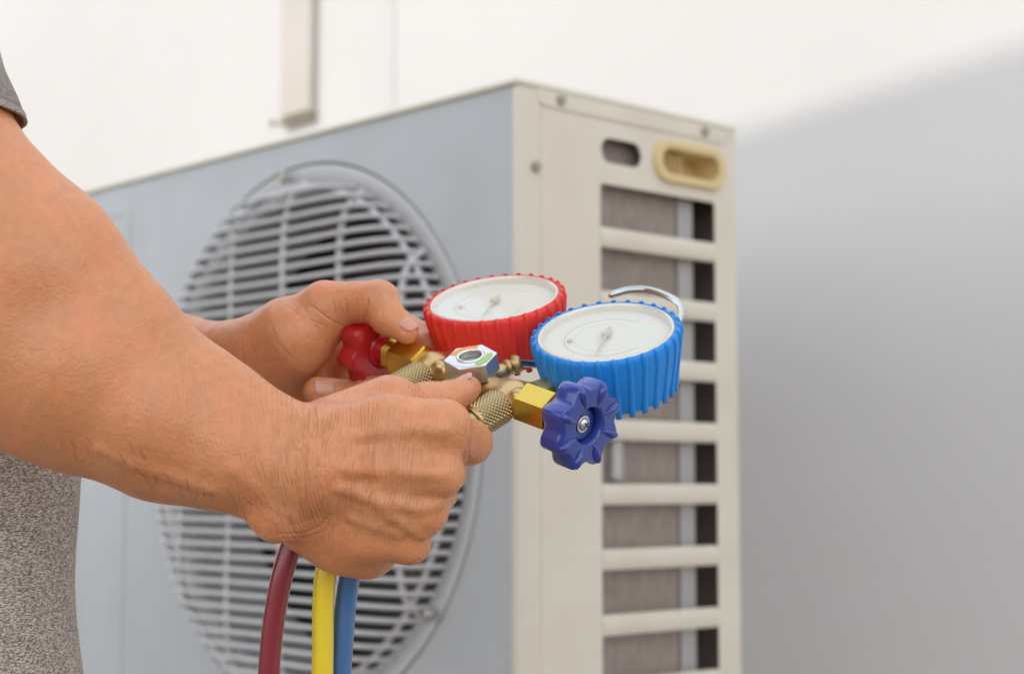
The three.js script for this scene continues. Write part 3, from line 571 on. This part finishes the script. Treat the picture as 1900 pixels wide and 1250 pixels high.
{
  const torsoIn = compile([{ k: 40, u: 40, j: [[-430, -250, .86, 60], [-430, -260, 1.04, 60]] }, { k: 40, u: 40, j: [[-340, 500, .91, 70], [-340, 500, .98, 70]] }, { k: 40, u: 60, j: [[-430, -250, .95, 80], [-260, 1500, .95, 75]] }]);
  const core = surface((x, y, z) => field(torsoIn, x, y, z), .008, ...boxOf(torsoIn, .03));
  const body = mergeGeometries([dress(armN, false), dress(armF, true), dress(core, false)]);
  const skin = new THREE.MeshPhysicalMaterial({ color: 0xffffff, vertexColors: true, roughness: .40, specularIntensity: 1, sheen: .15, sheenRoughness: .4, sheenColor: lin(1, .55, .4), bumpMap: skinRelief, bumpScale: .0016 });
  part('body', body, skin, person);
  // nails
  const nail = (gs, c, fwd, upv, w, l, rc) => {                  // a curved plate set on the skin above a joint
    const g = new THREE.SphereGeometry(1, 28, 14, 0, Math.PI * 2, 0, Math.PI / 2), q = g.attributes.position;
    for (let i = 0; i < q.count; i++) { const x = q.getX(i), y = q.getY(i), z = q.getZ(i), e = Math.pow(Math.abs(x), 4) + Math.pow(Math.abs(z), 4), s = e > 0 ? Math.sqrt(x * x + z * z) / Math.pow(e, .25) : 1, X = x * s * w, Z = z * s * l; q.setXYZ(i, X, Math.pow(y, .6) * .0008 - X * X / (2 * rc) - Z * Z * 6, Z); }
    g.computeVertexNormals();
    const f = V(...fwd).normalize(), u = V(...upv); u.addScaledVector(f, -u.dot(f)).normalize(); const s = u.clone().cross(f);
    const o = V(...c); for (let k = 0; k < 200 && field(gs, o.x, o.y, o.z) < -.0004; k++) o.addScaledVector(u, .0002); c = o.toArray();
    g.applyMatrix4(new THREE.Matrix4().makeBasis(s, u, f).setPosition(...c)); part('fingernail', g, M.nail, person);
  };
  const dirOf = (a, b) => { const p = at(...a), q = at(...b); return [q[0] - p[0], q[1] - p[1], q[2] - p[2]]; };
  nail(gN2, at(864, 724, .811), dirOf([837, 741, .811], [875, 721, .813]), [-.1, 1, .1], .0058, .0062, .0095);
  nail(gF, at(749, 612, .8675), dirOf([719, 589, .871], [755, 617, .867]), [.55, .5, .55], .0054, .0062, .0072);
  nail(gF, at(595, 727, .884), dirOf([658, 730, .892], [590, 727, .884]), [-.1, .35, .9], .0050, .0054, .0078);
  nail(gF, at(690, 722, .889), dirOf([738, 712, .905], [685, 722, .889]), [0, .3, .9], .0056, .0060, .0080);
  // short dark hairs along the underside of the forearm
  const R = rngOf(77), hairs = [];
  for (let k = 0; k < 55; k++) {
    const t = R(), px = 90 + 440 * t + 40 * (R() - .5), py = 800 + 150 * t + 70 * (R() - .5), d = skinDepth(gN2, px, py, .67, .80); if (d > .79) continue;
    const len = 16 + 22 * R(), a0 = .5 + R() * 1.1, bend = (R() - .5) * 2.4, pts = []; let x = px, y = py, a = a0;
    for (let s = 0; s <= 4; s++) { const e = skinDepth(gN2, x, y, .67, .80); if (e > .795) break; pts.push(V(...at(x, y, e - .0003 - .0004 * s / 4))); x += Math.cos(a) * len / 4; y += Math.sin(a) * len / 4; a += bend / 4; }
    if (pts.length > 2) hairs.push(tube(pts, .00003 + .00002 * R(), 8, 4));
  }
  const hm = part('arm_hair', clean(hairs), M.hair, person); hm.userData.kind = 'stuff';
  // t-shirt: body of the shirt and two sleeves with turned hems
  const heather = tex(512, 512, (i, j) => {
    const n1 = noise((i + .8 * j) / 11, (j - .15 * i) / 2.8, 71, 0), n2 = noise(i / 6 - j / 9, j / 2.1, 72, 0), n3 = fbm(i / 40, j / 40, 73, 2, 0);
    const t = Math.max(0, Math.min(1, ((n1 * .6 + n2 * .4) - .5) * 3.2 + .55 + .3 * (n3 - .5)));
    return [.53 + .41 * t, .48 + .41 * t, .445 + .395 * t];
  }, true);
  const knit = tex(256, 256, (i, j) => .5 + .4 * (noise(i / 5, j / 2.6, 74, 0) - .5) + .25 * Math.sin(j * Math.PI / 4) * Math.cos(i * Math.PI / 4));
  const cloth = m => std([.92, .92, .92], .95, { map: m(heather, 1), bumpMap: m(knit, 2), bumpScale: .0006 });
  const shirtMat = cloth((t, k) => rep(t, 19 * k, 19 * k));
  const tor = compile([{ k: 60, u: 60, j: [[-330, 560, .86, 92], [-262, 900, .86, 92], [-236, 1300, .86, 92], [-226, 1900, .87, 94]] }, { k: 60, u: 60, j: [[-330, 560, 1.0, 92], [-245, 900, 1.0, 92], [-215, 1300, 1.0, 92], [-205, 1900, 1.0, 94]] },
    { k: 60, u: 80, j: [[-460, -300, .84, 85], [-330, 560, .90, 92]] }, { k: 60, u: 80, j: [[-460, -300, 1.06, 85], [-330, 560, .98, 92]] }]);
  const tg = surface((x, y, z) => { const w = Math.sin(y * 46 + x * 20) * .0016 + Math.sin(y * 21 - x * 35 + z * 18) * .003; return field(tor, x, y, z) + w; }, .006, ...boxOf(tor, .04));
  const tp = tg.attributes.position, tuv = new Float32Array(tp.count * 2), ctr = at(-190, 900, .93);
  for (let i = 0; i < tp.count; i++) { tuv[2 * i] = Math.atan2(tp.getX(i) - ctr[0], tp.getZ(i) - ctr[2]) * .13; tuv[2 * i + 1] = tp.getY(i); }
  tg.setAttribute('uv', new THREE.BufferAttribute(tuv, 2));
  const shirt = part('shirt', tg, shirtMat, person, 'grey heather t-shirt');
  const sleeve = (path, rs) => {
    const curve = new THREE.CatmullRomCurve3(path.map(p => V(...at(...p)))), nS = 40, nR = 72, rings = [];
    const row = (t, dr) => { const c = curve.getPoint(t), tg = curve.getTangent(t), s = V(1, 0, 0), b = V(0, 0, -1), k = t * (rs.length - 1), i = Math.min(rs.length - 2, Math.floor(k)), r = rs[i] + (rs[i + 1] - rs[i]) * (k - i);
      return Array.from({ length: nR + 1 }, (_, q) => { const a = q / nR * Math.PI * 2, w = 1 + .012 * Math.sin(3 * a + t * 9) * Math.min(1, t * 6); return c.clone().addScaledVector(s, Math.cos(a) * (r / 1000 * w + dr)).addScaledVector(b, Math.sin(a) * (r / 1000 * w + dr)); }); };
    rings.push([row(.12, -.0016), 0], [row(0, -.0016), 1], [row(0, -.0004), 1.02], [row(.004, .0003), 1.03], [row(.05, .0006), 1.2], [row(.055, -.0003), 1.22]);
    for (let q = 3; q <= nS; q++) rings.push([row(q / nS, 0), 1.2 + q * .15]);
    const pos = [], uv = [], idx = [];
    rings.forEach(([r, v]) => r.forEach((p, q) => { pos.push(p.x, p.y, p.z); uv.push(q / nR * .34, v * .055); }));
    for (let j = 0; j + 1 < rings.length; j++) for (let q = 0; q < nR; q++) { const b = j * (nR + 1) + q; idx.push(b, b + 1, b + nR + 1, b + 1, b + nR + 2, b + nR + 1); }
    const g = new THREE.BufferGeometry(); g.setAttribute('position', new THREE.Float32BufferAttribute(pos, 3)); g.setAttribute('uv', new THREE.Float32BufferAttribute(uv, 2)); g.setIndex(idx); g.computeVertexNormals();
    part('sleeve', g, shirtMat, shirt);
  };
  sleeve([[-184, 214, .748], [-225, 118, .752], [-275, -60, .77], [-290, -300, .80]], [54, 54.5, 60, 70]);
  sleeve([[-410, 330, 1.175], [-415, 200, 1.17], [-400, 0, 1.15], [-350, -250, 1.1]], [56, 57, 64, 74]);
}
renderer.render(scene, camera);
